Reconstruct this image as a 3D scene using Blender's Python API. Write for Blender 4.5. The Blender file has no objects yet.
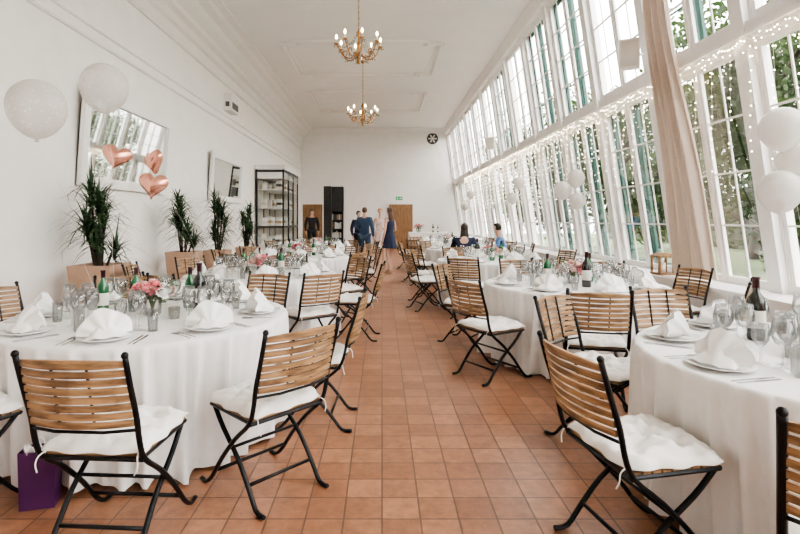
import bpy, math, random, bmesh
from mathutils import Vector, Matrix
R = random.Random(7)
scene = bpy.context.scene
COL = scene.collection
pi = math.pi

# ------------------------------------------------------------------ materials
def nm(name):
    m = bpy.data.materials.new(name); m.use_nodes = True
    nt = m.node_tree; b = nt.nodes['Principled BSDF']
    return m, nt, b
def mat(name, c, rough=.6, metal=0., var=.08, scale=8., bump=0., stretch=(1,1,1), spec=.5, c2=None, emis=None, es=0., lo=.35, hi=.65):
    m, nt, b = nm(name)
    N = nt.nodes; L = nt.links
    tc = N.new('ShaderNodeTexCoord'); mp = N.new('ShaderNodeMapping'); mp.inputs['Scale'].default_value = stretch
    L.new(tc.outputs['Object'], mp.inputs['Vector'])
    no = N.new('ShaderNodeTexNoise'); no.inputs['Scale'].default_value = scale; no.inputs['Detail'].default_value = 4
    L.new(mp.outputs[0], no.inputs['Vector'])
    cr = N.new('ShaderNodeValToRGB')
    a = [max(0, x*(1-var)) for x in c]; d = [min(1, x*(1+var)) for x in c]
    if c2: a = list(c2); d = list(c)
    cr.color_ramp.elements[0].position = lo; cr.color_ramp.elements[1].position = hi
    cr.color_ramp.elements[0].color = (*a, 1); cr.color_ramp.elements[1].color = (*d, 1)
    L.new(no.outputs['Fac'], cr.inputs[0]); L.new(cr.outputs[0], b.inputs['Base Color'])
    b.inputs['Roughness'].default_value = rough; b.inputs['Metallic'].default_value = metal
    b.inputs['Specular IOR Level'].default_value = spec
    if bump:
        bp = N.new('ShaderNodeBump'); bp.inputs['Strength'].default_value = bump; bp.inputs['Distance'].default_value = .01
        L.new(no.outputs['Fac'], bp.inputs['Height']); L.new(bp.outputs[0], b.inputs['Normal'])
    if emis:
        b.inputs['Emission Color'].default_value = (*emis, 1); b.inputs['Emission Strength'].default_value = es
    return m
def glassmat(name, tint=(1,1,1), base=.06, rough=.02, power=1.0, blend=.35):
    m = bpy.data.materials.new(name); m.use_nodes = True
    nt = m.node_tree; nt.nodes.clear(); N = nt.nodes; L = nt.links
    o = N.new('ShaderNodeOutputMaterial'); t = N.new('ShaderNodeBsdfTransparent'); g = N.new('ShaderNodeBsdfGlossy')
    t.inputs[0].default_value = (*tint, 1); g.inputs['Roughness'].default_value = rough
    lw = N.new('ShaderNodeLayerWeight'); lw.inputs[0].default_value = blend
    ma = N.new('ShaderNodeMath'); ma.operation = 'MULTIPLY_ADD'; ma.inputs[1].default_value = .6*power; ma.inputs[2].default_value = base
    L.new(lw.outputs['Fresnel'], ma.inputs[0])
    mx = N.new('ShaderNodeMixShader'); L.new(ma.outputs[0], mx.inputs[0]); L.new(t.outputs[0], mx.inputs[1]); L.new(g.outputs[0], mx.inputs[2])
    L.new(mx.outputs[0], o.inputs[0]); return m

def floor_mat():
    m, nt, b = nm('terracotta_tiles'); N = nt.nodes; L = nt.links
    tc = N.new('ShaderNodeTexCoord')
    br = N.new('ShaderNodeTexBrick'); br.offset = 0; br.squash = 1
    br.inputs['Scale'].default_value = 1; br.inputs['Brick Width'].default_value = .18; br.inputs['Row Height'].default_value = .18
    br.inputs['Mortar Size'].default_value = .005; br.inputs['Mortar Smooth'].default_value = .3; br.inputs['Bias'].default_value = 0
    br.inputs['Color1'].default_value = (.31, .145, .080, 1); br.inputs['Color2'].default_value = (.445, .225, .130, 1)
    br.inputs['Mortar'].default_value = (.16, .09, .062, 1)
    L.new(tc.outputs['Object'], br.inputs['Vector'])
    prev = br.outputs['Color']
    for sc_, lo, hi, a, d in ((1.3, .35, .7, (.80, .75, .72, 1), (1.1, 1.1, 1.1, 1)), (14, .3, .7, (.68, .65, .63, 1), (1.22, 1.2, 1.18, 1))):
        no = N.new('ShaderNodeTexNoise'); no.inputs['Scale'].default_value = sc_; no.inputs['Detail'].default_value = 8; no.inputs['Roughness'].default_value = .7
        L.new(tc.outputs['Object'], no.inputs['Vector'])
        cr = N.new('ShaderNodeValToRGB'); cr.color_ramp.elements[0].position = lo; cr.color_ramp.elements[1].position = hi
        cr.color_ramp.elements[0].color = a; cr.color_ramp.elements[1].color = d
        L.new(no.outputs['Fac'], cr.inputs[0])
        mx = N.new('ShaderNodeMix'); mx.data_type = 'RGBA'; mx.blend_type = 'MULTIPLY'; mx.inputs[0].default_value = 1
        L.new(prev, mx.inputs[6]); L.new(cr.outputs[0], mx.inputs[7]); prev = mx.outputs[2]
    L.new(prev, b.inputs['Base Color'])
    rr = N.new('ShaderNodeMapRange'); rr.inputs['To Min'].default_value = .2; rr.inputs['To Max'].default_value = .48; L.new(no.outputs['Fac'], rr.inputs[0]); L.new(rr.outputs[0], b.inputs['Roughness'])
    b.inputs['Specular IOR Level'].default_value = .5
    bp = N.new('ShaderNodeBump'); bp.inputs['Strength'].default_value = .35; bp.inputs['Distance'].default_value = .004; bp.invert = True
    L.new(br.outputs['Fac'], bp.inputs['Height']); L.new(bp.outputs[0], b.inputs['Normal'])
    return m

M = {}
M['floor'] = floor_mat()
M['wall'] = mat('plaster_wall', (.87, .84, .80), .85, var=.02, scale=3, bump=.05)
M['wallb'] = mat('plaster_back', (.87, .845, .815), .85, var=.02, scale=3, bump=.05)
M['ceil'] = mat('ceiling_paint', (.88, .865, .85), .9, var=.015, scale=2)
M['trim'] = mat('trim_paint', (.87, .845, .82), .6, var=.02, scale=4)
M['wframe'] = mat('white_window_paint', (.87, .85, .83), .45, var=.03, scale=10)
M['green'] = mat('green_window_paint', (.012, .085, .065), .45, var=.15, scale=10)
M['pane'] = glassmat('window_glass', (.98, .99, .98), .02, .01, .35, .2)
M['mirror'] = mat('mirror_silver', (.85, .88, .87), .03, 1, var=.01)
M['iron'] = mat('black_iron', (.012, .012, .014), .4, .6, var=.2, scale=30)
M['slat'] = mat('honey_wood', (.40, .235, .115), .5, scale=9, stretch=(.7, 1, 4.5), c2=(.15, .082, .04), bump=.06, lo=.36, hi=.62)
M['cloth'] = mat('white_linen', (.85, .835, .82), .9, var=.02, scale=20, bump=.06)
M['cush'] = mat('cushion_cotton', (.86, .835, .80), .95, var=.03, scale=16, bump=.4)
M['napkin'] = mat('napkin_cotton', (.90, .885, .86), .9, var=.02, scale=20, bump=.08)
M['china'] = mat('porcelain', (.86, .86, .85), .15, var=.02, scale=5)
M['steel'] = mat('cutlery_steel', (.5, .5, .51), .2, 1, var=.05)
M['glass'] = glassmat('table_glass', (.95, .955, .955), .05, .02, 1.1, .3)
M['bglass'] = mat('dark_bottle_glass', (.012, .014, .012), .08, var=.2, spec=.8)
M['gglass'] = mat('green_bottle_glass', (.012, .13, .045), .08, var=.2, spec=.8)
M['label'] = mat('paper_label', (.8, .78, .72), .7, var=.04, scale=30)
M['foil'] = mat('capsule_foil', (.05, .015, .02), .35, .5, var=.1)
M['pink'] = mat('pink_petals', (.80, .24, .28), .7, var=.2, scale=40)
M['blush'] = mat('blush_petals', (.86, .55, .50), .7, var=.1, scale=40)
M['leaf'] = mat('dark_leaf', (.05, .10, .04), .45, scale=9, c2=(.02, .045, .02))
M['leaf2'] = mat('fresh_leaf', (.05, .13, .03), .5, var=.35, scale=12)
M['pot'] = mat('tan_planter', (.45, .29, .20), .8, var=.1, scale=6, bump=.15)
M['soil'] = mat('soil', (.05, .035, .025), .95, var=.3, scale=40, bump=.5)
M['bark'] = mat('bark', (.06, .045, .035), .9, var=.3, scale=20, stretch=(3, 3, .6), bump=.5)
M['rose'] = mat('rose_gold_foil', (.84, .42, .32), .24, .9, var=.06, scale=5)
M['ribbon'] = mat('ribbon', (.8, .75, .7), .5, var=.03)
M['brass'] = mat('aged_brass', (.42, .23, .10), .3, .9, var=.15, scale=20)
M['crystal'] = glassmat('crystal', (.9, .9, .9), .3)
M['bulb'] = mat('warm_bulb', (1, .85, .6), .4, emis=(1, .70, .36), es=40)
M['fairy'] = mat('fairy_bulb', (1, .9, .7), .4, emis=(1, .84, .6), es=30)
M['wire'] = mat('light_wire', (.75, .72, .68), .6, var=.05)
M['curtain'] = mat('beige_curtain', (.58, .48, .41), .95, var=.04, scale=30, bump=.1)
M['black'] = mat('black_lacquer', (.02, .02, .022), .35, var=.2)
M['plastic'] = mat('white_plastic', (.80, .79, .77), .4, var=.02)
M['grille'] = mat('dark_grille', (.06, .06, .06), .6, var=.3, scale=80)
M['door'] = mat('brown_wood_door', (.34, .19, .09), .5, scale=5, stretch=(6, 6, .6), c2=(.22, .115, .05))
M['purple'] = mat('purple_paper', (.07, .015, .085), .4, var=.15)
M['skin'] = mat('skin', (.62, .38, .28), .55, var=.05, scale=6)
M['navy'] = mat('navy_fabric', (.012, .02, .055), .8, var=.15, scale=30)
M['suit'] = mat('blue_grey_suit', (.04, .075, .135), .85, var=.15, scale=40)
M['blacksuit'] = mat('black_suit', (.012, .012, .015), .85, var=.15, scale=40)
M['blue'] = mat('blue_shirt', (.10, .24, .50), .8, var=.12, scale=20)
M['floral'] = mat('floral_dress', (.62, .36, .36), .8, scale=18, c2=(.8, .74, .68))
M['brownhair'] = mat('brown_hair', (.09, .04, .02), .5, var=.3, scale=30, stretch=(4, 4, .5))
M['darkhair'] = mat('dark_hair', (.02, .014, .01), .5, var=.3, scale=30, stretch=(4, 4, .5))
M['blondhair'] = mat('blond_hair', (.42, .27, .12), .5, var=.2, scale=30, stretch=(4, 4, .5))
M['shoe'] = mat('shoe_leather', (.02, .015, .012), .35, var=.1)
M['nude'] = mat('nude_leather', (.55, .38, .28), .4, var=.05)
M['eye'] = mat('eye', (.03, .02, .015), .2, var=.1)
M['lip'] = mat('lips', (.50, .16, .14), .5, var=.05)
M['grass'] = mat('lawn', (.045, .07, .022), .95, var=.25, scale=3)
M['exit'] = mat('exit_green', (.0, .25, .09), .5, var=.02, emis=(.0, .5, .16), es=.25)
M['white'] = mat('sign_white', (.9, .9, .9), .5, var=.01)
M['candle'] = mat('candle_wax', (.86, .82, .74), .5, var=.03)
M['jute'] = mat('jute_wrap', (.45, .32, .20), .9, var=.2, scale=60, bump=.3)
M['cabback'] = mat('cabinet_back_panel', (.66, .62, .56), .7, var=.1, scale=4)
def balloonmat(name, tr, base, speck):
    m, nt, b = nm(name); N = nt.nodes; L = nt.links
    b.inputs['Roughness'].default_value = .22
    tc = N.new('ShaderNodeTexCoord'); vo = N.new('ShaderNodeTexVoronoi'); vo.inputs['Scale'].default_value = 34; L.new(tc.outputs['Object'], vo.inputs['Vector'])
    cr = N.new('ShaderNodeValToRGB'); cr.color_ramp.elements[0].position = .16; cr.color_ramp.elements[1].position = .27
    cr.color_ramp.elements[0].color = (*speck, 1); cr.color_ramp.elements[1].color = (*base, 1)
    L.new(vo.outputs['Distance'], cr.inputs[0]); L.new(cr.outputs[0], b.inputs['Base Color'])
    t = N.new('ShaderNodeBsdfTransparent'); tl = N.new('ShaderNodeBsdfTranslucent'); tl.inputs[0].default_value = (*base, 1)
    m0 = N.new('ShaderNodeMixShader'); m0.inputs[0].default_value = .3; L.new(b.outputs[0], m0.inputs[1]); L.new(tl.outputs[0], m0.inputs[2])
    lw = N.new('ShaderNodeLayerWeight'); lw.inputs[0].default_value = .3
    ma = N.new('ShaderNodeMath'); ma.operation = 'MULTIPLY_ADD'; ma.inputs[1].default_value = -tr; ma.inputs[2].default_value = tr; L.new(lw.outputs['Facing'], ma.inputs[0])
    mx = N.new('ShaderNodeMixShader'); L.new(ma.outputs[0], mx.inputs[0]); L.new(m0.outputs[0], mx.inputs[1]); L.new(t.outputs[0], mx.inputs[2]); L.new(mx.outputs[0], N['Material Output'].inputs[0]); return m
M['balloon'] = balloonmat('white_latex', .0, (.86, .83, .80), (.86, .83, .80)); M['confetti'] = balloonmat('clear_confetti_latex', .6, (.68, .64, .60), (.93, .91, .88))
def leafmat():
    m, nt, b = nm('tree_leaf'); N = nt.nodes; L = nt.links
    b.inputs['Roughness'].default_value = .6
    no = N.new('ShaderNodeTexNoise'); no.inputs['Scale'].default_value = 1.6
    tc = N.new('ShaderNodeTexCoord'); L.new(tc.outputs['Object'], no.inputs['Vector'])
    cr = N.new('ShaderNodeValToRGB'); cr.color_ramp.elements[0].position = .35; cr.color_ramp.elements[1].position = .65
    cr.color_ramp.elements[0].color = (.014, .03, .010, 1); cr.color_ramp.elements[1].color = (.05, .08, .025, 1)
    L.new(no.outputs['Fac'], cr.inputs[0]); L.new(cr.outputs[0], b.inputs['Base Color'])
    t = N.new('ShaderNodeBsdfTranslucent'); L.new(cr.outputs[0], t.inputs[0])
    mx = N.new('ShaderNodeMixShader'); mx.inputs[0].default_value = .4
    L.new(b.outputs[0], mx.inputs[1]); L.new(t.outputs[0], mx.inputs[2]); L.new(mx.outputs[0], N['Material Output'].inputs[0]); return m
M['tleaf'] = leafmat()
def curtainmat():
    m = M['curtain']; nt = m.node_tree; N = nt.nodes; L = nt.links; b = N['Principled BSDF']
    t = N.new('ShaderNodeBsdfTranslucent'); t.inputs[0].default_value = (.5, .4, .32, 1)
    mx = N.new('ShaderNodeMixShader'); mx.inputs[0].default_value = .16
    L.new(b.outputs[0], mx.inputs[1]); L.new(t.outputs[0], mx.inputs[2]); L.new(mx.outputs[0], N['Material Output'].inputs[0])
curtainmat()

# ------------------------------------------------------------------ mesh builder
def crom(pts, n=4):
    P = [Vector(p) for p in pts]; out = []
    for i in range(len(P)-1):
        a = P[max(i-1, 0)]; b = P[i]; c = P[i+1]; d = P[min(i+2, len(P)-1)]
        for k in range(n):
            t = k/n
            out.append(.5*((2*b)+(c-a)*t+(2*a-5*b+4*c-d)*t*t+(3*b-a-3*c+d)*t**3))
    out.append(P[-1]); return out
class MB:
    def __init__(s): s.v = []; s.f = []; s.m = []
    def add(s, v, f, m=0):
        o = len(s.v); s.v += [tuple(x) for x in v]; s.f += [tuple(i+o for i in q) for q in f]; s.m += [m]*len(f)
    def box(s, x0, x1, y0, y1, z0, z1, m=0, fn=None):
        v = [(x, y, z) for x in (x0, x1) for y in (y0, y1) for z in (z0, z1)]
        if fn: v = [fn(*p) for p in v]
        s.add(v, [(0, 1, 3, 2), (4, 6, 7, 5), (0, 4, 5, 1), (2, 3, 7, 6), (0, 2, 6, 4), (1, 5, 7, 3)], m)
    def tube(s, pts, r, seg=6, m=0, flat=1.):
        P = [Vector(p) for p in pts]; n = len(P)
        rr = r if isinstance(r, (list, tuple)) else [r]*n
        T = [(P[min(i+1, n-1)]-P[max(i-1, 0)]).normalized() for i in range(n)]
        u = T[0].cross(Vector((0, 0, 1)))
        if u.length < .05: u = T[0].cross(Vector((0, 1, 0)))
        u.normalize(); v = []
        for i in range(n):
            u = (u-T[i]*u.dot(T[i])).normalized(); w = T[i].cross(u)
            for k in range(seg):
                a = 2*pi*k/seg
                v.append(P[i]+u*math.cos(a)*rr[i]+w*math.sin(a)*rr[i]*flat)
        f = [(i*seg+k, i*seg+(k+1) % seg, (i+1)*seg+(k+1) % seg, (i+1)*seg+k) for i in range(n-1) for k in range(seg)]
        f.append(tuple(range(seg))[::-1]); f.append(tuple((n-1)*seg+k for k in range(seg)))
        s.add(v, f, m)
    def lathe(s, prof, seg=20, m=0, c=(0, 0, 0), cap=True, fn=None):
        v = []
        for r, z in prof:
            for k in range(seg):
                a = 2*pi*k/seg; v.append((c[0]+r*math.cos(a), c[1]+r*math.sin(a), c[2]+z))
        if fn: v = [fn(*p) for p in v]
        n = len(prof)
        f = [(i*seg+k, i*seg+(k+1) % seg, (i+1)*seg+(k+1) % seg, (i+1)*seg+k) for i in range(n-1) for k in range(seg)]
        if cap: f.append(tuple(range(seg))[::-1]); f.append(tuple((n-1)*seg+k for k in range(seg)))
        s.add(v, f, m)
    def ball(s, c, rx, ry=None, rz=None, seg=12, rings=8, m=0, fn=None):
        ry = ry or rx; rz = rz or rx
        prof = [(math.sin(pi*i/rings), -math.cos(pi*i/rings)) for i in range(rings+1)]
        prof[0] = (.001, -1); prof[-1] = (.001, 1)
        def g(x, y, z):
            p = (c[0]+x*rx, c[1]+y*ry, c[2]+z*rz)
            return fn(*p) if fn else p
        s.lathe(prof, seg, m, fn=g)
    def mesh(s, name, mats, smooth=True):
        me = bpy.data.meshes.new(name); me.from_pydata(s.v, [], s.f); me.update()
        for x in mats: me.materials.append(M[x])
        me.polygons.foreach_set('material_index', s.m)
        me.polygons.foreach_set('use_smooth', [smooth]*len(s.f))
        bm = bmesh.new(); bm.from_mesh(me); bmesh.ops.recalc_face_normals(bm, faces=bm.faces); bm.to_mesh(me); bm.free()
        return me
def O(name, mb, mats, smooth=True, parent=None, link=True, label=None, cat=None, kind=None, loc=None, rot=None, group=None):
    if isinstance(mats, str): mats = [mats]
    me = mb.mesh(name, mats, smooth) if isinstance(mb, MB) else mb
    o = bpy.data.objects.new(name, me)
    return fin(o, parent, link, label, cat, kind, loc, rot, group)
def fin(o, parent=None, link=True, label=None, cat=None, kind=None, loc=None, rot=None, group=None):
    if parent: o.parent = parent
    if label: o['label'] = label
    if cat: o['category'] = cat
    if kind: o['kind'] = kind
    if group: o['group'] = group
    if loc: o.location = loc
    if rot is not None: o.rotation_euler = (0, 0, rot) if not isinstance(rot, (tuple, list)) else rot
    if link: COL.objects.link(o)
    return o
def E(name, **k):
    o = bpy.data.objects.new(name, None); o.empty_display_size = .1
    return fin(o, **k)
def inst(proto, loc, rot=0, label=None, group=None, scale=None):
    root, kids = proto
    r = root.copy(); r.location = loc; r.rotation_euler = (0, 0, rot) if not isinstance(rot, (tuple, list)) else rot
    if scale: r.scale = (scale,)*3 if not isinstance(scale, tuple) else scale
    if label: r['label'] = label
    if group: r['group'] = group
    COL.objects.link(r)
    mp = {root: r}
    for k in kids:
        c = k.copy(); c.parent = mp[k.parent]; mp[k] = c; COL.objects.link(c)
    return r
def face(d):
    return math.atan2(-d[0], d[1])

# ------------------------------------------------------------------ room
Y0, Y1, HC = -4.8, 24.0, 5.8
def SX(z): return 3.85-.147*(z-.7)
st = dict(kind='structure')
b = MB(); b.box(-4.15, 4.2, Y0, Y1+.3, -.12, 0); O('floor', b, 'floor', False, label='terracotta square tile floor with dark grout', **st)
b = MB(); b.box(-4.15, 3.4, Y0, Y1+.3, HC, HC+.2); O('ceiling', b, 'ceil', False, label='white plaster ceiling', **st)
b = MB(); b.box(-4.15, -3.9, Y0, Y1, 0, HC); O('wall_left', b, 'wall', False, label='long warm white plaster wall', **st)
b = MB(); b.box(-3.9, 4.2, Y1, Y1+.25, 0, HC); O('wall_back', b, 'wallb', False, label='unseen white plaster end wall added to block rear light', **st)
b = MB(); b.box(-3.9, 4.2, Y0-.25, Y0, 0, HC); O('wall_front', b, 'wallb', False, label='unseen white plaster end wall added to block rear light', **st)  # unseen, added behind the camera to cut flat fill so window light dominates
b = MB(); b.box(3.85, 4.1, Y0, Y1, 0, .66)
b.box(3.5, 3.85, Y0, Y1, .06, .62)
def sl(x, y, z): return (SX(z)+x, y, z)
for k in range(19):
    y = Y0+1.6*k
    b.box(-.07, .13, y-.085, y+.085, .66, HC, fn=sl)
b.box(-.05, .13, Y0, Y1, 3.10, 3.27, fn=sl); b.box(-.12, .13, Y0, Y1, 5.5, HC, fn=sl)
b.box(-.08, -.05, Y0, Y1, 3.14, 3.17, fn=sl)
O('wall_right', b, 'wframe', False, label='white painted slanting timber window wall', **st)
b = MB(); b.box(3.42, 4.12, Y0, Y1, .66, .70); b.box(3.46, 3.5, Y0, Y1, .60, .66)
O('trim_1', b, 'wframe', False, label='deep white window ledge', **st)
b = MB(); b.box(-3.9, -3.875, Y0, Y1, 0, .14); O('baseboard_left', b, 'trim', False, label='white baseboard', **st)
b = MB(); b.box(3.475, 3.5, Y0, Y1, 0, .12); O('baseboard_right', b, 'trim', False, label='white baseboard', **st)
b = MB(); b.box(-2.75, .2, Y1-.025, Y1, 0, .14); b.box(1.6, 3.5, Y1-.025, Y1, 0, .14); O('baseboard_back', b, 'trim', False, label='white baseboard', **st)
def extr(prof, name, mt, lab, y0=Y0, y1=Y1):
    b = MB(); n = len(prof)
    v = [(x, y0, z) for x, z in prof]+[(x, y1, z) for x, z in prof]
    f = [(i, (i+1) % n, n+(i+1) % n, n+i) for i in range(n)]+[tuple(range(n)), tuple(range(n, 2*n))]
    b.add(v, f); return O(name, b, mt, False, label=lab, **st)
def step(x0, z0, w, h): return [(x0, z0), (x0+w*.6, z0), (x0+w, z0+h*.35), (x0+w, z0+h*.7), (x0+w*.5, z0+h), (x0, z0+h)]
extr(step(-3.9, 3.80, .045, .07), 'trim_2', 'trim', 'slim plaster moulding on the long wall')
extr(step(-3.9, 3.98, .035, .05), 'trim_3', 'trim', 'slim plaster moulding on the long wall')
extr([(-3.9, 4.75), (-3.86, 4.75), (-3.84, 4.80), (-3.86, 4.86), (-3.86, 5.0), (-3.80, 5.04), (-3.80, 5.1), (-3.86, 5.14), (-3.86, 5.25), (-3.76, 5.30), (-3.74, 5.38), (-3.62, 5.50), (-3.56, 5.62), (-3.42, 5.68), (-3.36, 5.74), (-3.2, 5.76), (-3.2, 5.8), (-3.9, 5.8)], 'trim_4', 'trim', 'stepped plaster cornice')
b = MB(); b.box(-3.2, 3.0, Y1-.06, Y1, 5.55, 5.8); b.box(-3.2, 3.0, Y1-.12, Y1, 5.7, 5.8); O('trim_5', b, 'trim', False, label='plaster cornice of end wall', **st)
def cpanel(n, x0, x1, y0, y1):
    b = MB(); q = .35; z = HC-.02
    def loop(d):
        a0, a1, c0, c1 = x0+d, x1-d, y0+d, y1-d
        return [(a0+q, c0, z), (a1-q, c0, z), (a1-q, c0+q*.6, z), (a1, c0+q*.6, z), (a1, c1-q*.6, z), (a1-q, c1-q*.6, z), (a1-q, c1, z), (a0+q, c1, z), (a0+q, c1-q*.6, z), (a0, c1-q*.6, z), (a0, c0+q*.6, z), (a0+q, c0+q*.6, z), (a0+q, c0, z)]
    for d, r in ((0, .055), (.14, .032)):
        L = loop(d)
        for i in range(len(L)-1): b.tube([L[i], L[i+1]], r, 6)
    O('trim_%d' % n, b, 'trim', False, label='raised plaster ceiling panel moulding with notched corners', **st)
cpanel(6, -2.5, 1.5, 12.2, 15.2); cpanel(7, -2.5, 1.5, 17.0, 20.2); cpanel(8, -2.5, 1.5, 6.0, 9.8)
for n, yy in ((9, 9.0), (10, 13.6)):
    b = MB(); b.lathe([(.01, 0), (.32, 0), (.30, -.03), (.2, -.035), (.18, -.06), (.08, -.07), (.01, -.08)], 28)
    O('trim_%d' % n, b, 'trim', label='round plaster ceiling rose', loc=(-.46, yy, HC), **st)

# windows
def wlocal(x, y, z): return (SX(z)-3.85+x, y, z)
def sash(y0, y1, z0, z1, off, cols, rows, fw=.045, mw=.018, th=.035):
    b = MB(); f = wlocal
    b.box(off, off+th, y0, y0+fw, z0, z1, fn=f); b.box(off, off+th, y1-fw, y1, z0, z1, fn=f)
    b.box(off, off+th, y0+fw, y1-fw, z0, z0+fw, fn=f); b.box(off, off+th, y0+fw, y1-fw, z1-fw, z1, fn=f)
    for i in range(1, cols):
        y = y0+fw+(y1-y0-2*fw)*i/cols; b.box(off+.014, off+th-.006, y-mw/2, y+mw/2, z0+fw, z1-fw, fn=f)
    for j in range(1, rows):
        z = z0+fw+(z1-z0-2*fw)*j/rows; b.box(off+.008, off+th-.005, y0+fw, y1-fw, z-mw/2, z+mw/2, fn=f)
    g = MB(); x = off+th/2
    g.add([f(x, y0+fw, z0+fw), f(x, y1-fw, z0+fw), f(x, y1-fw, z1-fw), f(x, y0+fw, z1-fw)], [(0, 1, 2, 3)])
    return b, g
def wproto(z0, z1, rows, green):
    root = E('window_1', link=False, kind='structure', label='tall slanting white casement window with '+('dark green outer sashes' if green else 'small panes'))
    kids = []
    fr = MB(); f = wlocal
    fr.box(0, .12, .085, .115, z0, z1, fn=f); fr.box(0, .12, 1.485, 1.515, z0, z1, fn=f)
    fr.box(0, .12, .115, 1.485, z0, z0+.04, fn=f); fr.box(0, .12, .115, 1.485, z1-.04, z1, fn=f); fr.box(-.01, .05, .78, .82, z0+.04, z1-.04, fn=f)
    kids.append(O('frame', fr, 'wframe', False, root, False))
    for (a, c) in ((.115, .78), (.82, 1.485)):
        s_, g_ = sash(a, c, z0+.04, z1-.04, .008, 2, rows)
        k = O('sash', s_, 'wframe', False, root, False); kids.append(k)
        kids.append(O('glass_pane', g_, 'pane', False, k, False))
        if green:
            s_, g_ = sash(a, c, z0+.04, z1-.04, .10, 1, rows, fw=.07)
            k = O('outer_sash', s_, 'green', False, root, False); k['label'] = 'dark green painted outer sash'; kids.append(k)
    return root, kids
n = 1
for lo_, (z0, z1) in ((1, (.70, 3.10)), (0, (3.27, 5.50))):
    PR = [wproto(z0, z1, 4, False), wproto(z0, z1, 4, True)]
    for k in range(18):
        g = (k in (7, 8, 9, 13)) if lo_ else (k in (6, 8, 9, 11))
        r = inst(PR[1 if g else 0], (3.85, Y0+1.6*k, 0)); r.name = 'window_%d' % n; n += 1
def door(n, x0, x1, h):
    b = MB(); y = Y1-.06
    for (a, c, d, e) in ((x0-.1, x0, 0, h+.1), (x1, x1+.1, 0, h+.1), (x0, x1, h, h+.1)): b.box(a, c, y-.02, Y1, d, e)
    root = E('door_%d' % n, label='brown panelled wooden door in a white frame', loc=(0, 0, 0), **st)
    O('door_frame', b, 'trim', False, root)
    b = MB(); b.box(x0, x1, y, Y1-.01, 0.01, h)
    w = (x1-x0)
    for (z0, z1) in ((.15, .9), (1.0, h-.15)):
        b.box(x0+.12, x0+w/2-.05, y-.015, y, z0, z1); b.box(x0+w/2+.05, x1-.12, y-.015, y, z0, z1)
    d = O('door_leaf', b, 'door', False, root)
    b = MB(); b.tube([(x1-.08, y, 1.02), (x1-.08, y-.06, 1.02), (x1-.2, y-.06, 1.02)], .012); O('handle', b, 'brass', True, d)
door(1, .33, 1.47, 2.15); door(2, -3.8, -2.85, 2.15)
b = MB(); b.box(-.2, .2, -.04, 0, -.1, .1)
root = E('exit_sign', loc=(.82, Y1, 2.44), label='green emergency exit sign above the wooden door', cat='sign'); root.scale = (.8, 1, .8)
O('sign_box', b, 'exit', False, root)
b = MB(); y = -.045
b.lathe([(.001, -.002), (.016, -.002), (.016, .002), (.001, .002)], 10, fn=lambda a, c, d: (a-.09, y+d, c+.06))
for P in ([(-.10, .04), (-.09, -.01)], [(-.09, -.01), (-.06, -.04), (-.07, -.08)], [(-.09, -.01), (-.12, -.04), (-.15, -.05)], [(-.10, .035), (-.06, .01)], [(-.10, .035), (-.14, .01)]):
    b.tube([(p, y, q) for p, q in P], .009, 6)
b.add([(.02, y, .02), (.10, y, .02), (.10, y, .055), (.16, y, 0), (.10, y, -.055), (.10, y, -.02), (.02, y, -.02)], [(0, 1, 2, 3, 4, 5, 6)])
O('pictogram', b, 'white', False, root)
root = E('wall_vent', loc=(2.42, Y1, 5.3), label='round black and white ventilation grille high on the end wall', cat='vent')
b = MB(); b.lathe([(.001, 0), (.27, 0), (.27, .05), (.22, .06), (.21, .03), (.001, .03)], 28, fn=lambda x, y, z: (x, -z, y)); O('rim', b, 'grille', True, root)
b = MB()
for a in range(6):
    t = a*pi/3; b.box(.06, .2, -.03, .03, .035, .05, fn=lambda x, y, z: ((x*math.cos(t)-y*math.sin(t)), -z, (x*math.sin(t)+y*math.cos(t))))
b.ball((0, -.05, 0), .05, .02, .05); O('blade', b, 'plastic', False, root)

# exterior
b = MB(); b.box(4.2, 45, -25, 60, -.3, -.2); O('ground', b, 'grass', False, label='lawn outside the windows', **st)
def leaves(b, rr, pick, count, s0, s1):
    v = []; f = []
    for i in range(count):
        c = pick()
        d = Vector([rr.gauss(0, 1) for _ in range(3)]).normalized(); e = d.cross(Vector((rr.random(), rr.random(), rr.random()))).normalized()
        s_ = rr.uniform(s0, s1); n0 = len(v)
        v += [c-d*s_, c+e*s_*.55, c+d*s_, c-e*s_*.55]; f.append((n0, n0+1, n0+2, n0+3))
    b.add(v, f)
def tree(seed, hgt=7.5, cr=2.5):
    rr = random.Random(seed)
    root = E('tree', link=False, label='leafy green garden tree outside the windows', cat='tree')
    b = MB(); tips = []
    b.tube(crom([(0, 0, 0), (.08, .05, 1.2), (-.05, .1, 2.4), (.05, 0, hgt*.6)], 3), [.2]*1+[.17]*8+[.12], 8)
    for i in range(17):
        a = rr.uniform(0, 2*pi); z = rr.uniform(.9, 4.6); l = rr.uniform(1.2, cr)
        p = [(0, 0, z), (math.cos(a)*l*.4, math.sin(a)*l*.4, z+l*.3), (math.cos(a)*l, math.sin(a)*l, z+l*.7)]
        q = crom(p, 3); b.tube(q, [.075-.009*j for j in range(len(q))], 5); tips += q[3:]
        for j in range(3):
            s0 = q[3+j]; a2 = a+rr.uniform(-1.2, 1.2); e = s0+Vector((math.cos(a2)*.8, math.sin(a2)*.8, rr.uniform(-.2, .6)))
            b.tube([s0, (s0+e)/2+Vector((0, 0, .08)), e], [.03, .02, .008], 4); tips.append(e); tips.append((s0+e)/2)
    k = [O('trunk', b, 'bark', True, root, False)]
    b = MB(); leaves(b, rr, lambda: rr.choice(tips)+Vector([max(-.9, min(.9, rr.gauss(0, .40))) for _ in range(3)]), 15000, .055, .11)
    k2 = O('foliage', b, 'tleaf', False, root, False); k2['kind'] = 'stuff'; k.append(k2)
    return root, k
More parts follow.
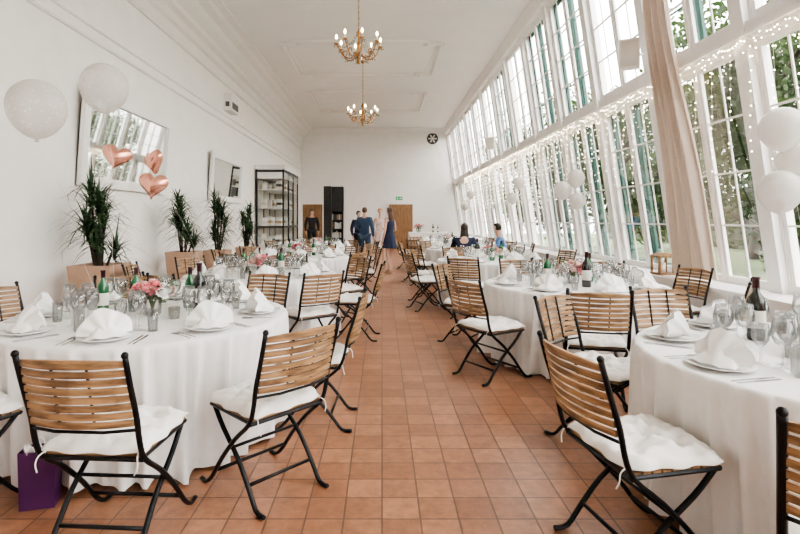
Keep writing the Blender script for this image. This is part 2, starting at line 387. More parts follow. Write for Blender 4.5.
T1 = tree(1); T2 = tree(5)
for i, (x, y, s_) in enumerate([(8.0, 10.0, 1), (8.0, 16.6, .95), (8.2, 23.2, 1), (15.2, 13.5, 1), (15.2, 20.5, 1.1), (8.6, 3.2, .95), (15.4, 28, 1.1), (8.4, 30, 1.0)]):
    inst(T1 if i % 2 == 0 else T2, (x, y, -.2), i*1.3, scale=s_, group='garden trees')
rr = random.Random(9); b = MB(); b.box(19.6, 20.4, -4, 44, -.2, 2.4)
leaves(b, rr, lambda: Vector((20+rr.uniform(-.6, .6), rr.uniform(-4, 44), rr.uniform(-.2, 2.9))), 9000, .1, .2)
O('hedge', b, 'tleaf', False, kind='stuff', label='long clipped green garden hedge behind the trees', cat='hedge')

# ------------------------------------------------------------------ chair
def chair_proto():
    root = E('dining_chair', link=False, label='folding garden chair with honey wood slats and black iron frame', cat='chair')
    kids = []
    def path(pts, x): return crom([(x, y, z) for y, z in pts], 3)
    p1 = [(-.335, .88), (-.30, .76), (-.255, .62), (-.235, .52), (-.195, .43), (-.07, .325), (.06, .19), (.155, .07), (.22, .016), (.28, .013)]
    p2 = [(.19, .428), (.165, .40), (.09, .325), (-.05, .215), (-.15, .10), (-.215, .02), (-.28, .013)]
    for sx in (-1, 1):
        b = MB(); b.tube(path(p1, .218*sx), .0135, 6, flat=.8); b.ball((.218*sx, -.337, .887), .015, seg=8, rings=5); kids.append(O('leg', b, 'iron', True, root, False))
        b = MB(); b.tube(path(p2, .192*sx), .0135, 6, flat=.8); kids.append(O('leg', b, 'iron', True, root, False))
    b = MB()
    b.tube([(-.218, .125, .105), (.218, .125, .105)], .009); b.tube([(-.194, -.14, .11), (.194, -.14, .11)], .009); b.tube([(-.226, 0, .255), (.226, 0, .255)], .008)
    kids.append(O('crossbar', b, 'iron', True, root, False))
    b = MB()
    for i in range(9):
        y = -.19+i*.0435; b.box(-.205, .205, y, y+.036, .432, .447)
    for sx in (-1, 1): b.tube([(sx*.203, -.2, .428), (sx*.203, .2, .428)], .01, 6, m=1)
    b.tube([(-.203, .2, .428), (.203, .2, .428)], .01, 6, m=1); b.tube([(-.218, -.2, .428), (.218, -.2, .428)], .01, 6, m=1)
    kids.append(O('seat', b, ['slat', 'iron'], False, root, False))
    b = MB(); ns = 8; z0 = .590; h = .0255; pit = .0352
    def yb(z):
        t = (z-.53)/(.89-.53); return -.243-.085*t
    for i in range(ns):
        z = z0+i*pit; nx = 12; v = []
        for j in range(nx+1):
            x = -.210+.420*j/nx; c = (1-(x/.210)**2); y = yb(z+h/2)-.045*c; top = h+(.012*c if i == ns-1 else 0)
            v += [(x, y+.007, z), (x, y-.007, z), (x, y-.007-.004, z+top), (x, y+.007-.004, z+top)]
        f = []
        for j in range(nx):
            a = 4*j; f += [(a, a+4, a+5, a+1), (a+1, a+5, a+6, a+2), (a+2, a+6, a+7, a+3), (a+3, a+7, a+4, a)]
        f += [(0, 1, 2, 3), (4*nx, 4*nx+3, 4*nx+2, 4*nx+1)]; b.add(v, f)
    # iron straps holding the slats on the sitter's side
    for sx in (-.07, .07):
        b.tube([(sx, yb(z0)-.031, z0-.004), (sx, yb(.86)-.029, .862)], .006, 5, m=1)
    b.tube([(-.218, -.248, .57), (-.1, -.282, .57), (.1, -.282, .57), (.218, -.248, .57)], .007, 5, m=1)
    kids.append(O('backrest', b, ['slat', 'iron'], False, root, False))
    return root, kids
def cushion_proto(seed):
    b = MB(); n = 30; W = .226; rr = random.Random(seed)
    tufts = [(-.42, -.42), (.42, -.42), (-.42, .42), (.42, .42), (0, 0)]
    p = [rr.uniform(0, 6) for _ in range(6)]
    v = []
    for s_ in (1, -1):
        for i in range(n+1):
            for j in range(n+1):
                u = -1+2*i/n; w = -1+2*j/n
                x = u*W*(1-.06*w*w)*(1+.035*math.sin(9*w+p[0])); y = w*W*(1-.06*u*u)*(1+.035*math.sin(8*u+p[1]))
                e = max(0, (1-abs(u)**3.6))*max(0, (1-abs(w)**3.6)); e = e**.45
                if s_ > 0:
                    z = .013+.050*e
                    for a, c in tufts:
                        d2 = (u-a)**2+(w-c)**2; z -= .036*math.exp(-d2/.022)
                        z += .010*e*math.exp(-d2/.12)*math.sin(7*math.atan2(w-c, u-a)+p[2])
                    z += .007*math.sin(7*u+4*w+p[3])*e+.007*math.sin(13*w-6*u+p[4])*e+.005*math.sin(23*u+9*w+p[5])*e
                else: z = .010-.009*e
                v.append((x, y, z))
    f = []; m = (n+1)**2
    for s_ in (0, 1):
        for i in range(n):
            for j in range(n):
                a = s_*m+i*(n+1)+j; q = (a, a+n+1, a+n+2, a+1); f.append(q if s_ == 0 else q[::-1])
    rim = [(0, j) for j in range(n)]+[(i, n) for i in range(n)]+[(n, n-j) for j in range(n)]+[(n-i, 0) for i in range(n)]
    idx = [i*(n+1)+j for i, j in rim]
    for k in range(len(idx)): a = idx[k]; c = idx[(k+1) % len(idx)]; f.append((a, c, c+m, a+m))
    b.add(v, f)
    for sx in (-1, 1):
        b.tube(crom([(sx*.19, -.20, .012), (sx*.205, -.235, .0), (sx*.212, -.245, -.03), (sx*.20, -.25, -.06)], 3), .003, 5)
    o = O('seat_cushion', b, 'cush', True, None, False, label='white tufted cotton cushion on a folding chair', cat='cushion')
    return o, []
CH = chair_proto(); CU = [cushion_proto(i) for i in (3, 4, 5)]
def put_chair(x, y, d, grp, lab=None):
    a = face(d); r = inst(CH, (x, y, 0), a, lab, grp)
    inst(R.choice(CU), (x+R.uniform(-.01, .01), y, .4475), a+R.uniform(-.05, .05), None, grp.replace('chairs', 'cushions'))
    return r
# ------------------------------------------------------------------ tables
def table(x, y, Rd, seed):
    rr = random.Random(seed)
    root = E('dining_table', loc=(x, y, 0), label='round banquet table under a floor-length white linen cloth', cat='table', group='round banquet tables')
    b = MB(); seg = 280; ph = rr.uniform(0, 6)
    folds = []; a = 0
    while a < 2*pi-.1:
        w = rr.uniform(.024, .048); folds.append((a, w, rr.uniform(.55, 1.), rr.uniform(-.08, .08))); a += rr.uniform(.11, .25)
    rings = [(0, .752), (.3*Rd, .752), (.6*Rd, .752), (.85*Rd, .752), (.97*Rd, .752), (Rd-.006, .749), (Rd, .738), (Rd+.001, .715), (Rd-.008, .66), (Rd-.018, .58), (Rd-.028, .48), (Rd-.035, .37), (Rd-.04, .25), (Rd-.04, .13), (Rd-.04, .025)]
    v = []
    for r, z in rings:
        t = max(0, min(1, (.745-z)/.7))
        for k in range(seg):
            a = 2*pi*k/seg; fo = 0
            for c, w, am, dr in folds:
                d = (a-c-dr*t+pi) % (2*pi)-pi
                ww = w*(.65+.5*t)
                if abs(d) < 4*ww: fo += am*(math.exp(-(d/ww)**2)-.5*math.exp(-((d-1.5*ww)/ww)**2))
            q = r+.105*fo*t**.5*(1 if t > 0 else 0)+.006*math.sin(5*a+ph)*t
            v.append((q*math.cos(a), q*math.sin(a), z+(.010*math.sin(4*a+ph) if t > .95 else 0)))
    n = len(rings); f = [(i*seg+k, i*seg+(k+1) % seg, (i+1)*seg+(k+1) % seg, (i+1)*seg+k) for i in range(1, n-1) for k in range(seg)]
    f += [(seg+k, seg+(k+1) % seg, 0) for k in range(seg)]
    b.add(v, f); O('tablecloth', b, 'cloth', True, root)
    b = MB(); b.lathe([(.001, .72), (Rd-.08, .72), (Rd-.08, .745), (.001, .745)], 40); O('tabletop', b, 'door', False, root)
    for k in range(4):
        a = pi/4+k*pi/2; bb = MB(); bb.tube([(math.cos(a)*Rd*.6, math.sin(a)*Rd*.6, .72), (math.cos(a)*Rd*.62, math.sin(a)*Rd*.62, 0)], .022, 8); O('leg', bb, 'iron', True, root)
    return root
def single(name, b, mats, lab, cat, smooth=True): return (O(name, b, mats, smooth, None, False, label=lab, cat=cat), [])
b = MB(); b.lathe([(.001, 0), (.075, 0), (.08, .004), (.13, .018), (.137, .021), (.134, .024), (.085, .010), (.001, .008)], 32); PL = single('plate', b, 'china', 'white porcelain dinner plate on a white tablecloth', 'plate')
b = MB(); b.lathe([(.036, 0), (.034, .003), (.006, .008), (.004, .02), (.004, .09), (.008, .10), (.030, .115), (.044, .145), (.044, .17), (.035, .225), (.034, .225), (.0425, .17), (.042, .145), (.028, .118), (.001, .106)], 20, cap=False); WG = single('wine_glass', b, 'glass', 'clear stemmed wine glass on a white tablecloth', 'glass')
b = MB(); b.lathe([(.034, 0), (.032, .003), (.006, .008), (.004, .02), (.004, .075), (.02, .088), (.033, .11), (.036, .14), (.031, .18), (.0295, .18), (.034, .14), (.031, .11), (.001, .082)], 20, cap=False); WS = single('water_goblet', b, 'glass', 'small clear stemmed goblet on a white tablecloth', 'glass')
b = MB(); b.lathe([(.001, 0), (.027, 0), (.030, .125), (.029, .125), (.025, .008), (.001, .008)], 18, cap=False); TG = single('tumbler', b, 'glass', 'clear water tumbler on a white tablecloth', 'glass')
def flat(out, z=.0, th=.002):
    b = MB(); n = len(out); v = [(x, y, z) for x, y in out]+[(x, y, z+th) for x, y in out]
    b.add(v, [tuple(range(n)), tuple(range(n, 2*n))]+[(i, (i+1) % n, n+(i+1) % n, n+i) for i in range(n)]); return b
KN = single('knife', flat([(-.005, -.11), (.006, -.11), (.0075, -.02), (.010, 0), (.010, .08), (.004, .11), (-.004, .10), (-.004, 0)]), 'steel', 'polished steel table knife beside a dinner plate', 'cutlery', False)
FO = single('fork', flat([(-.005, -.10), (.005, -.10), (.003, .02), (.012, .045), (.012, .10), (.008, .10), (.007, .055), (.003, .055), (.003, .10), (-.003, .10), (-.003, .055), (-.007, .055), (-.008, .10), (-.012, .10), (-.012, .045), (-.003, .02)]), 'steel', 'polished steel table fork beside a dinner plate', 'cutlery', False)
def napkin(seed):
    rr = random.Random(seed); b = MB(); nu, nv = 44, 12; v = []
    p = [rr.uniform(0, 6) for _ in range(4)]; lean = rr.uniform(-.15, .15)
    for side in (0, 1):
        for i in range(nu+1):
            t = i/nu; a = pi*(.02+.96*t)+lean*math.sin(pi*t)
            Rr = (.125 if side == 0 else .115)*(1+.05*math.sin(5*t*pi+p[0]))
            pl = .009*math.sin(t*pi*9+p[1])
            for j in range(nv+1):
                s_ = j/nv; rad = Rr*s_
                x = rad*math.cos(a)*1.05; z = 1.18*rad*math.sin(a)*(1-.08*s_*s_)
                y = (.030+.055*math.sin(pi*t))*(1-s_)**1.2*(-1 if side == 0 else 1)+pl*s_+(.014*(1 if side else -1))*s_*(1-s_)*4+.015*s_*math.sin(pi*t)
                v.append((x, y, max(.0, z)))
    m = (nu+1)*(nv+1); f = [(s0*m+i*(nv+1)+j, s0*m+i*(nv+1)+j+1, s0*m+(i+1)*(nv+1)+j+1, s0*m+(i+1)*(nv+1)+j) for s0 in (0, 1) for i in range(nu) for j in range(nv)]
    b.add(v, f)
    v = []
    for i in range(nu+1):
        u = -1+2*i/nu
        for j in range(6):
            t = j/5; v.append((u*.115*(1-.3*t), -.085+.075*t-.016*(1-u*u), .003+.075*t*(1-abs(u)**2)+.003*math.sin(9*u)))
    b.add(v, [(i*6+j, i*6+j+1, (i+1)*6+j+1, (i+1)*6+j) for i in range(nu) for j in range(5)])
    return single('napkin', b, 'napkin', 'white cotton napkin folded into a standing fan', 'napkin')
NP = [napkin(i) for i in range(4)]
def bottle(gm, lab, h=.31, r=.038):
    root = E('wine_bottle' if gm == 'bglass' else 'water_bottle', link=False, label=lab, cat='bottle'); k = []
    b = MB(); b.lathe([(.001, 0), (r*.92, 0), (r, .008), (r, h*.6), (r*.9, h*.67), (r*.42, h*.76), (r*.37, h*.82), (r*.37, h*.97), (r*.44, h*.97), (r*.44, h), (.001, h)], 20); k.append(O('bottle_body', b, gm, True, root, False))
    b = MB(); b.lathe([(r+.0008, h*.2), (r+.0008, h*.48)], 20, cap=False); k.append(O('label', b, 'label', True, root, False))
    b = MB(); b.lathe([(r*.40, h*.83), (r*.40, h*.965), (r*.47, h*.97), (r*.47, h*1.003), (.001, h*1.003)], 14, cap=False); k.append(O('capsule', b, 'foil', True, root, False))
    return root, k
WB = bottle('bglass', 'dark wine bottle with white paper label on the tablecloth', .34, .043); GB = bottle('gglass', 'green glass water bottle with paper label on the tablecloth', .30, .036)
def rose_mesh(seed):
    b = MB()
    b.ball((0, 0, 0), .012, .012, .016, 8, 6)
    for ring, (rad, npet, hh) in enumerate(((.014, 3, .03), (.022, 4, .028), (.031, 5, .022))):
        for p in range(npet):
            a0 = 2*pi*p/npet+ring*.7; v = []; nn = 5; da = 2*pi/npet*.75
            for i in range(nn+1):
                a = a0-da+2*da*i/nn
                for j in range(4):
                    t = j/3; r = rad*(.45+.75*t**.7)+.002*math.sin(a*5); e = 1-.35*(2*i/nn-1)**2*t
                    v.append((r*math.cos(a), r*math.sin(a), -.015+hh*1.25*t*e-(.008*t**3*ring)))
            f = [(i*4+j, (i+1)*4+j, (i+1)*4+j+1, i*4+j+1) for i in range(nn) for j in range(3)]
            b.add(v, f)
    return b
RM = [rose_mesh(1).mesh('rose', ['pink']), rose_mesh(2).mesh('rose', ['blush']), rose_mesh(2).mesh('rose', ['napkin'])]
def bouquet():
    root = E('flower_arrangement', link=False, label='low arrangement of pink and blush roses in a glass vase', cat='flowers'); k = []
    b = MB(); b.lathe([(.001, 0), (.045, 0), (.052, .01), (.055, .10), (.05, .12), (.047, .12), (.05, .10), (.047, .012), (.001, .008)], 20, cap=False); k.append(O('vase', b, 'glass', True, root, False))
    rr = random.Random(4); b = MB()
    for i in range(40):
        a = rr.uniform(0, 2*pi); l = rr.uniform(.08, .17); z = .12+rr.uniform(-.05, .08)
        b.tube([(0, 0, .01), (math.cos(a)*.02, math.sin(a)*.02, .1), (math.cos(a)*l*.6, math.sin(a)*l*.6, z)], .0018, 4)
        for j in range(4):
            t = .4+.22*j; c = Vector((math.cos(a)*l*t, math.sin(a)*l*t, .11+(z-.11)*t)); d = Vector((math.cos(a+rr.uniform(-.8, .8)), math.sin(a+rr.uniform(-.8, .8)), rr.uniform(-.2, .5))).normalized(); e = d.cross(Vector((0, 0, 1))).normalized()
            s_ = .026; b.add([c, c+d*s_+e*s_*.45, c+d*s_*2.2, c+d*s_-e*s_*.45], [(0, 1, 2, 3)])
    q = O('foliage', b, 'leaf2', False, root, False); q['kind'] = 'stuff'; k.append(q)
    for i in range(15):
        a = 2.4*i; r = .125*math.sqrt((i+.5)/15); o = bpy.data.objects.new('rose', RM[(0, 1, 0, 2, 1)[i % 5]])
        o.parent = root; o.location = (r*math.cos(a), r*math.sin(a), .192-4*r*r+.012*math.sin(i*2)); o.rotation_euler = (math.sin(a)*-r*6, math.cos(a)*r*6, i); o.scale = (1.15, 1.15, 1.15)
        k.append(o)
    return root, k
FL = bouquet()
def votive():
    root = E('candle_holder', link=False, label='small glass candle holder with a white candle', cat='candle'); k = []
    b = MB(); b.lathe([(.001, 0), (.034, 0), (.037, .075), (.035, .075), (.031, .006), (.001, .006)], 18, cap=False); k.append(O('glass_cup', b, 'glass', True, root, False))
    b = MB(); b.lathe([(.001, .007), (.028, .007), (.028, .045), (.003, .045), (.0015, .057), (.001, .057)], 16); k.append(O('candle', b, 'candle', True, root, False)); return root, k
VO = votive()
TZ = .7525
def dress(x, y, Rd, n, a0, full=True, flowers=True):
    for i in range(n):
        a = a0+2*pi*i/n; c, s_ = math.cos(a), math.sin(a)
        def P(r, t, z=TZ): return (x+c*r-s_*t, y+s_*r+c*t, z)
        h = a+pi/2
        inst(PL, P(Rd-.18, 0), 0, None, 'dinner plates')
        inst(R.choice(NP), P(Rd-.19, .0, TZ+.024), h+R.uniform(-.6, .6), None, 'folded napkins', R.uniform(.98, 1.1))
        inst(WG, P(Rd-.41, .09), 0, None, 'wine glasses'); inst(WS, P(Rd-.41, -.01), 0, None, 'goblets')
        if full:
            inst(TG, P(Rd-.38, .18), 0, None, 'tumblers')
            inst(WG, P(Rd-.50, .04), 0, None, 'wine glasses')
            inst(KN, P(Rd-.17, .165), h, None, 'table knives'); inst(KN, P(Rd-.17, .19), h, None, 'table knives')
            inst(FO, P(Rd-.17, -.165), h, None, 'table forks'); inst(FO, P(Rd-.17, -.195), h, None, 'table forks')
    if flowers: inst(FL, (x, y, TZ), R.uniform(0, 6), None, 'table flower arrangements', 1.1)
    for i in range(2):
        a = 1+3.1*i+x; inst(VO, (x+.24*math.cos(a), y+.24*math.sin(a), TZ), 0, None, 'candle holders')

TL = [(-1.57, 3.42, .9), (-1.45, 6.05, .9), (-1.5, 9.0, .9), (-1.55, 11.9, .9)]
TR = [(2.17, 2.35, .88), (1.95, 5.1, .88), (1.80, 8.2, .88), (1.88, 11.3, .88), (1.85, 14.4, .88)]
for i, t in enumerate(TL+TR): table(*t, seed=i+3)
dress(*TL[0], 8, -pi/2+.1); dress(*TL[1], 8, -pi/2+.3); dress(*TL[2], 8, .2, False); dress(*TL[3], 8, .1, False)
dress(*TR[0], 8, -pi/2+.22); dress(*TR[1], 8, -pi/2+.1); dress(*TR[2], 8, .3, False); dress(*TR[3], 8, .1, False); dress(*TR[4], 8, .1, False)
gb = 'bottles on the tables'
for p, (x, y) in ((WB, (-1.30, 3.56)), (GB, (-1.80, 3.66)), (GB, (-1.42, 3.70)), (GB, (-1.93, 3.46)), (WB, (2.02, 2.70)), (GB, (-1.25, 6.2)), (GB, (-1.55, 6.33)), (GB, (-1.70, 6.15)), (GB, (1.72, 5.2)), (GB, (2.18, 5.25)), (WB, (1.98, 4.84)), (WB, (1.6, 8.4)), (GB, (2.0, 8.4)), (GB, (1.75, 7.95)), (GB, (-1.25, 9.15)), (GB, (-1.70, 9.2)), (GB, (1.63, 11.45)), (GB, (-1.35, 12.05)), (GB, (2.05, 14.6))):
    inst(p, (x, y, TZ), R.uniform(0, 6), None, gb)
root = E('jar_vase', loc=(2.16, 2.50, TZ), label='glass jar wrapped in jute cord on the tablecloth', cat='vase')
b = MB(); b.lathe([(.001, 0), (.05, 0), (.056, .012), (.056, .12), (.042, .145), (.044, .165), (.041, .165), (.039, .145), (.052, .12), (.052, .014), (.001, .01)], 22, cap=False); O('glass_jar', b, 'glass', True, root)
b = MB(); b.lathe([(.0565, .03), (.059, .035), (.059, .075), (.0565, .08)], 22, cap=False); O('jute_band', b, 'jute', True, root)
def tow(x, y, t):
    d = Vector((t[0]-x, t[1]-y)); d.normalize(); return (d.x, d.y)
gA = 'folding chairs around the banquet tables'
near = 'slatted wood and black iron folding chair beside a round table'
put_chair(-1.17, 2.24, (.06, 1), gA, near); put_chair(-.62, 2.66, (-.72, .69), gA, near); put_chair(-.47, 3.50, (-1, .05), gA, near)
for x, y in ((-1.2, 4.55), (-2.73, 3.78), (-2.10, 2.45), (-2.22, 4.36)): put_chair(x, y, tow(x, y, TL[0]), gA, near)
for x, y in ((-.76, 5.13), (-.32, 5.95), (-.55, 6.87), (-1.5, 7.2), (-2.4, 6.75), (-2.62, 5.9), (-1.98, 5.07)): put_chair(x, y, tow(x, y, TL[1]), gA)
put_chair(1.09, 2.12, (.98, .2), gA, near)
for x, y, d in ((1.40, 3.2, None), (2.12, 3.47, (0.05, -1)), (1.45, 1.46, None)): put_chair(x, y, d or tow(x, y, TR[0]), gA, near)
for x, y in ((.98, 4.5), (1.66, 3.95), (2.83, 4.40), (3.07, 5.35), (2.62, 6.04), (1.8, 6.24), (.98, 5.75)): put_chair(x, y, tow(x, y, TR[1]), gA)
for t, n, a0 in ((TL[2], 8, .1), (TL[3], 8, .25), (TR[2], 8, .3), (TR[4], 7, .35)):
    for i in range(n):
        a = a0+2*pi*i/n; x = t[0]+1.14*math.cos(a); y = t[1]+1.14*math.sin(a); put_chair(x, y, tow(x, y, t), gA)
seats4 = []
for i in range(8):
    a = -1.75+2*pi*i/8; t = TR[3]; x = t[0]+1.15*math.cos(a); y = t[1]+1.15*math.sin(a); put_chair(x, y, tow(x, y, t), gA); seats4.append((x, y))

# ------------------------------------------------------------------ left wall things
def mirror(yc, w, h, zc, lab):
    root = E('wall_mirror', loc=(-3.9, yc, zc-h/2), label=lab, cat='mirror', group='tilted wall mirrors', rot=(0, math.radians(4), 0))
    b = MB(); fw = .13
    for (a, c, d, e) in ((-w/2, -w/2+fw, 0, h), (w/2-fw, w/2, 0, h), (-w/2+fw, w/2-fw, 0, fw), (-w/2+fw, w/2-fw, h-fw, h)):
        b.box(.0, .07, a, c, d, e)
    b.box(.0, .015, -w/2, w/2, 0, h)
    O('frame', b, ['trim'], False, root)
    b = MB(); b.add([(.03, -w/2+fw, fw), (.03, w/2-fw, fw), (.03, w/2-fw, h-fw), (.03, -w/2+fw, h-fw)], [(0, 1, 2, 3)]); O('mirror_glass', b, 'mirror', False, root)
mirror(7.65, 2.6, 1.3, 2.50, 'large white framed mirror tilted forward on the long wall')
mirror(12.4, 2.5, 1.1, 2.40, 'white framed mirror tilted forward beside the plants')
root = E('wall_speaker', loc=(-3.9, 12.6, 4.3), label='white wall unit with a dark slotted grille', cat='speaker')
b = MB(); b.box(0, .2, -.3, .3, -.2, .22); O('housing', b, 'plastic', False, root)
b = MB(); b.box(.2, .21, -.24, .24, -.14, .02); b.box(.05, .15, -.305, -.3, -.1, .02); O('grille', b, 'grille', False, root)
def plant(x, y, s_, hp, htop, seed, lab):
    rr = random.Random(seed)
    root = E('potted_dracaena', loc=(x, y, 0), label=lab, cat='potted plant', group='tall plants along the wall')
    b = MB(); w0, w1 = .18*s_, .25*s_
    def lv(w, z): return [(-w, -w, z), (w, -w, z), (w, w, z), (-w, w, z)]
    v = lv(w0, 0)+lv(w1, hp)+lv(w1-.03, hp)+lv(w1-.035, hp-.06)
    f = [(3, 2, 1, 0)]
    for l in range(3):
        for k in range(4): f.append((l*4+k, l*4+(k+1) % 4, l*4+4+(k+1) % 4, l*4+4+k))
    b.add(v, f); O('planter', b, 'pot', False, root)
    b = MB(); b.add(lv(w1-.034, hp-.05), [(0, 1, 2, 3)]); O('soil', b, 'soil', False, root)
    b = MB(); heads = []
    for i in range(8):
        a = rr.uniform(0, 6.3); r = rr.uniform(.03, .14); hh = hp+(htop-hp)*(.2+.09*i)
        p = [(.5*r*math.cos(a), .5*r*math.sin(a), hp-.06), (r*math.cos(a), r*math.sin(a), (hp+hh)/2), (1.4*r*math.cos(a), 1.4*r*math.sin(a), hh)]
        b.tube(p, [.016, .014, .012], 6); heads.append(Vector(p[2])); heads.append(Vector(p[1])*.35+Vector(p[2])*.65)
    O('stem', b, 'bark', True, root)
    b = MB(); xm = -3.88-x
    for h in heads:
        for i in range(40):
            a = rr.uniform(0, 2*pi); el = rr.uniform(.1, 1.5); L = rr.uniform(.30, .52)*s_
            d = Vector((math.cos(a)*math.cos(el), math.sin(a)*math.cos(el), math.sin(el))); sd = Vector((-math.sin(a), math.cos(a), 0)); base = h-Vector((0, 0, rr.uniform(0, .16))); v = []; w = .011; dr = rr.uniform(.15, .8)
            for j in range(5):
                t = j/4; c = base+d*L*t-Vector((0, 0, dr*L*t*t)); c.x = max(c.x, xm+.015); ww = w*(1-t**2*.98)+.0005
                v += [c-sd*ww, c+sd*ww]
            b.add(v, [(2*j, 2*j+1, 2*j+3, 2*j+2) for j in range(4)])
    o = O('foliage', b, 'leaf', True, root); o['kind'] = 'stuff'
plant(-3.38, 6.0, 1.0, .87, 2.0, 1, 'tall spiky dracaena in a tapered tan planter beside the wall')
plant(-3.40, 8.6, .95, .86, 1.95, 2, 'tall spiky dracaena in a tan planter between two mirrors')
plant(-3.40, 10.3, .95, .78, 2.1, 3, 'tall spiky dracaena in a tan planter below a mirror')
plant(-3.40, 12.5, .85, .73, 1.95, 4, 'narrow spiky dracaena in a tan planter near the cabinet')
def cabinet(name, x0, x1, y0, y1, h, lab, cols_y, rows):
    root = E(name, loc=((x0+x1)/2, (y0+y1)/2, 0), label=lab, cat='cabinet')
    w = (x1-x0)/2; d = (y1-y0)/2; b = MB(); t = .05
    for sx in (-1, 1):
        for j in range(cols_y+1):
            y = -d+t/2+(2*d-t)*j/cols_y; b.box(sx*(w-t/2)-t/2, sx*(w-t/2)+t/2, y-t/2, y+t/2, 0, h)
    zs = [0.05+(h-.1)*i/rows for i in range(rows+1)]
    for z in (zs[0], zs[2], zs[-1]):
        b.box(-w, w, -d, -d+t, z-.03, z+.03); b.box(-w, w, d-t, d, z-.03, z+.03); b.box(w-t, w, -d, d, z-.03, z+.03); b.box(-w, -w+t, -d, d, z-.03, z+.03)
    O('frame', b, 'black', False, root)
    b = MB(); b.box(-w-.03, w+.03, -d-.03, d+.03, h, h+.14); b.box(-w+.01, w-.01, -d+.01, d-.01, zs[-2]+.35, h-.03); O('top', b, 'plastic', False, root)
    b = MB()
    for z in zs[1:-1]: b.box(-w+.05, w-.05, -d+.05, d-.05, z+.0, z+.025)
    O('shelf', b, 'plastic', False, root)
    b = MB(); b.box(-w+.005, -w+.03, -d+.06, d-.06, .08, h-.03); b.box(-w+.06, w-.06, d-.05, d-.03, .08, h-.03); b.box(-w+.03, w-.02, -d+.02, d-.02, .08, zs[1]-.02); O('panel', b, 'cabback', False, root)
    b = MB()
    b.add([(w-.01, -d, .7), (w-.01, d, .7), (w-.01, d, h), (w-.01, -d, h)], [(0, 1, 2, 3)]); b.add([(-w, -d+.005, .7), (w, -d+.005, .7), (w, -d+.005, h), (-w, -d+.005, h)], [(0, 1, 2, 3)]); O('glass_pane', b, 'pane', False, root)
    return zs
zs = cabinet('display_cabinet', -3.86, -3.0, 15.3, 17.9, 2.95, 'tall black framed glass display cabinet with white shelves', 3, 5)
for zi in (1, 2, 3, 4):
    for j in range(5):
        for k in range(2):
            b = MB(); hh = R.uniform(.15, .32); b.box(-.07, .07, -.1, .1, 0, hh); b.box(-.072, .072, -.101, .101, hh*.3, hh*.6, 1)
            O('storage_box', b, [R.choice(['label', 'plastic', 'cabback']), R.choice(['cabback', 'grille', 'jute'])], False, label='small boxed item on a shelf of the display cabinet', cat='box', group='boxes in the display cabinet', loc=(-3.66+k*.42+R.uniform(0, .06), 15.55+j*.5, zs[zi]+.026))
root = E('bookcase', loc=(-1.95, 20.4, 0), label='tall narrow black open bookcase', cat='shelf')
b = MB(); W = .38; D = .2; Hh = 2.75
b.box(-W, -W+.30, -D-.25, D, 0, Hh); b.box(W-.04, W, -D, D, 0, Hh); b.box(-W, W, D-.03, D, 0, Hh); b.box(-W, W, -D, D, Hh-1.0, Hh); b.box(-W, W, -D, D, 0, .3)
O('carcass', b, 'black', False, root)
b = MB()
for i in range(4): b.box(-W+.30, W-.04, -D, D-.03, .3+i*.36, .325+i*.36)
O('shelf', b, 'black', False, root)
cols = ['label', 'jute', 'cabback', 'door', 'plastic', 'grille']
for i in range(4):
    x = -W+.31
    while x < W-.1:
        t = R.uniform(.03, .06); hh = R.uniform(.18, .28); b = MB(); b.box(0, t, -.1, .1, 0, hh); b.box(.003, t-.003, -.095, .104, .004, hh-.004, 1)
        O('book', b, [R.choice(cols), 'label'], False, label='book standing upright in the black bookcase', cat='book', group='books in the black bookcase', loc=(-1.95+x, 20.38, .3255+i*.36)); x += t+.004
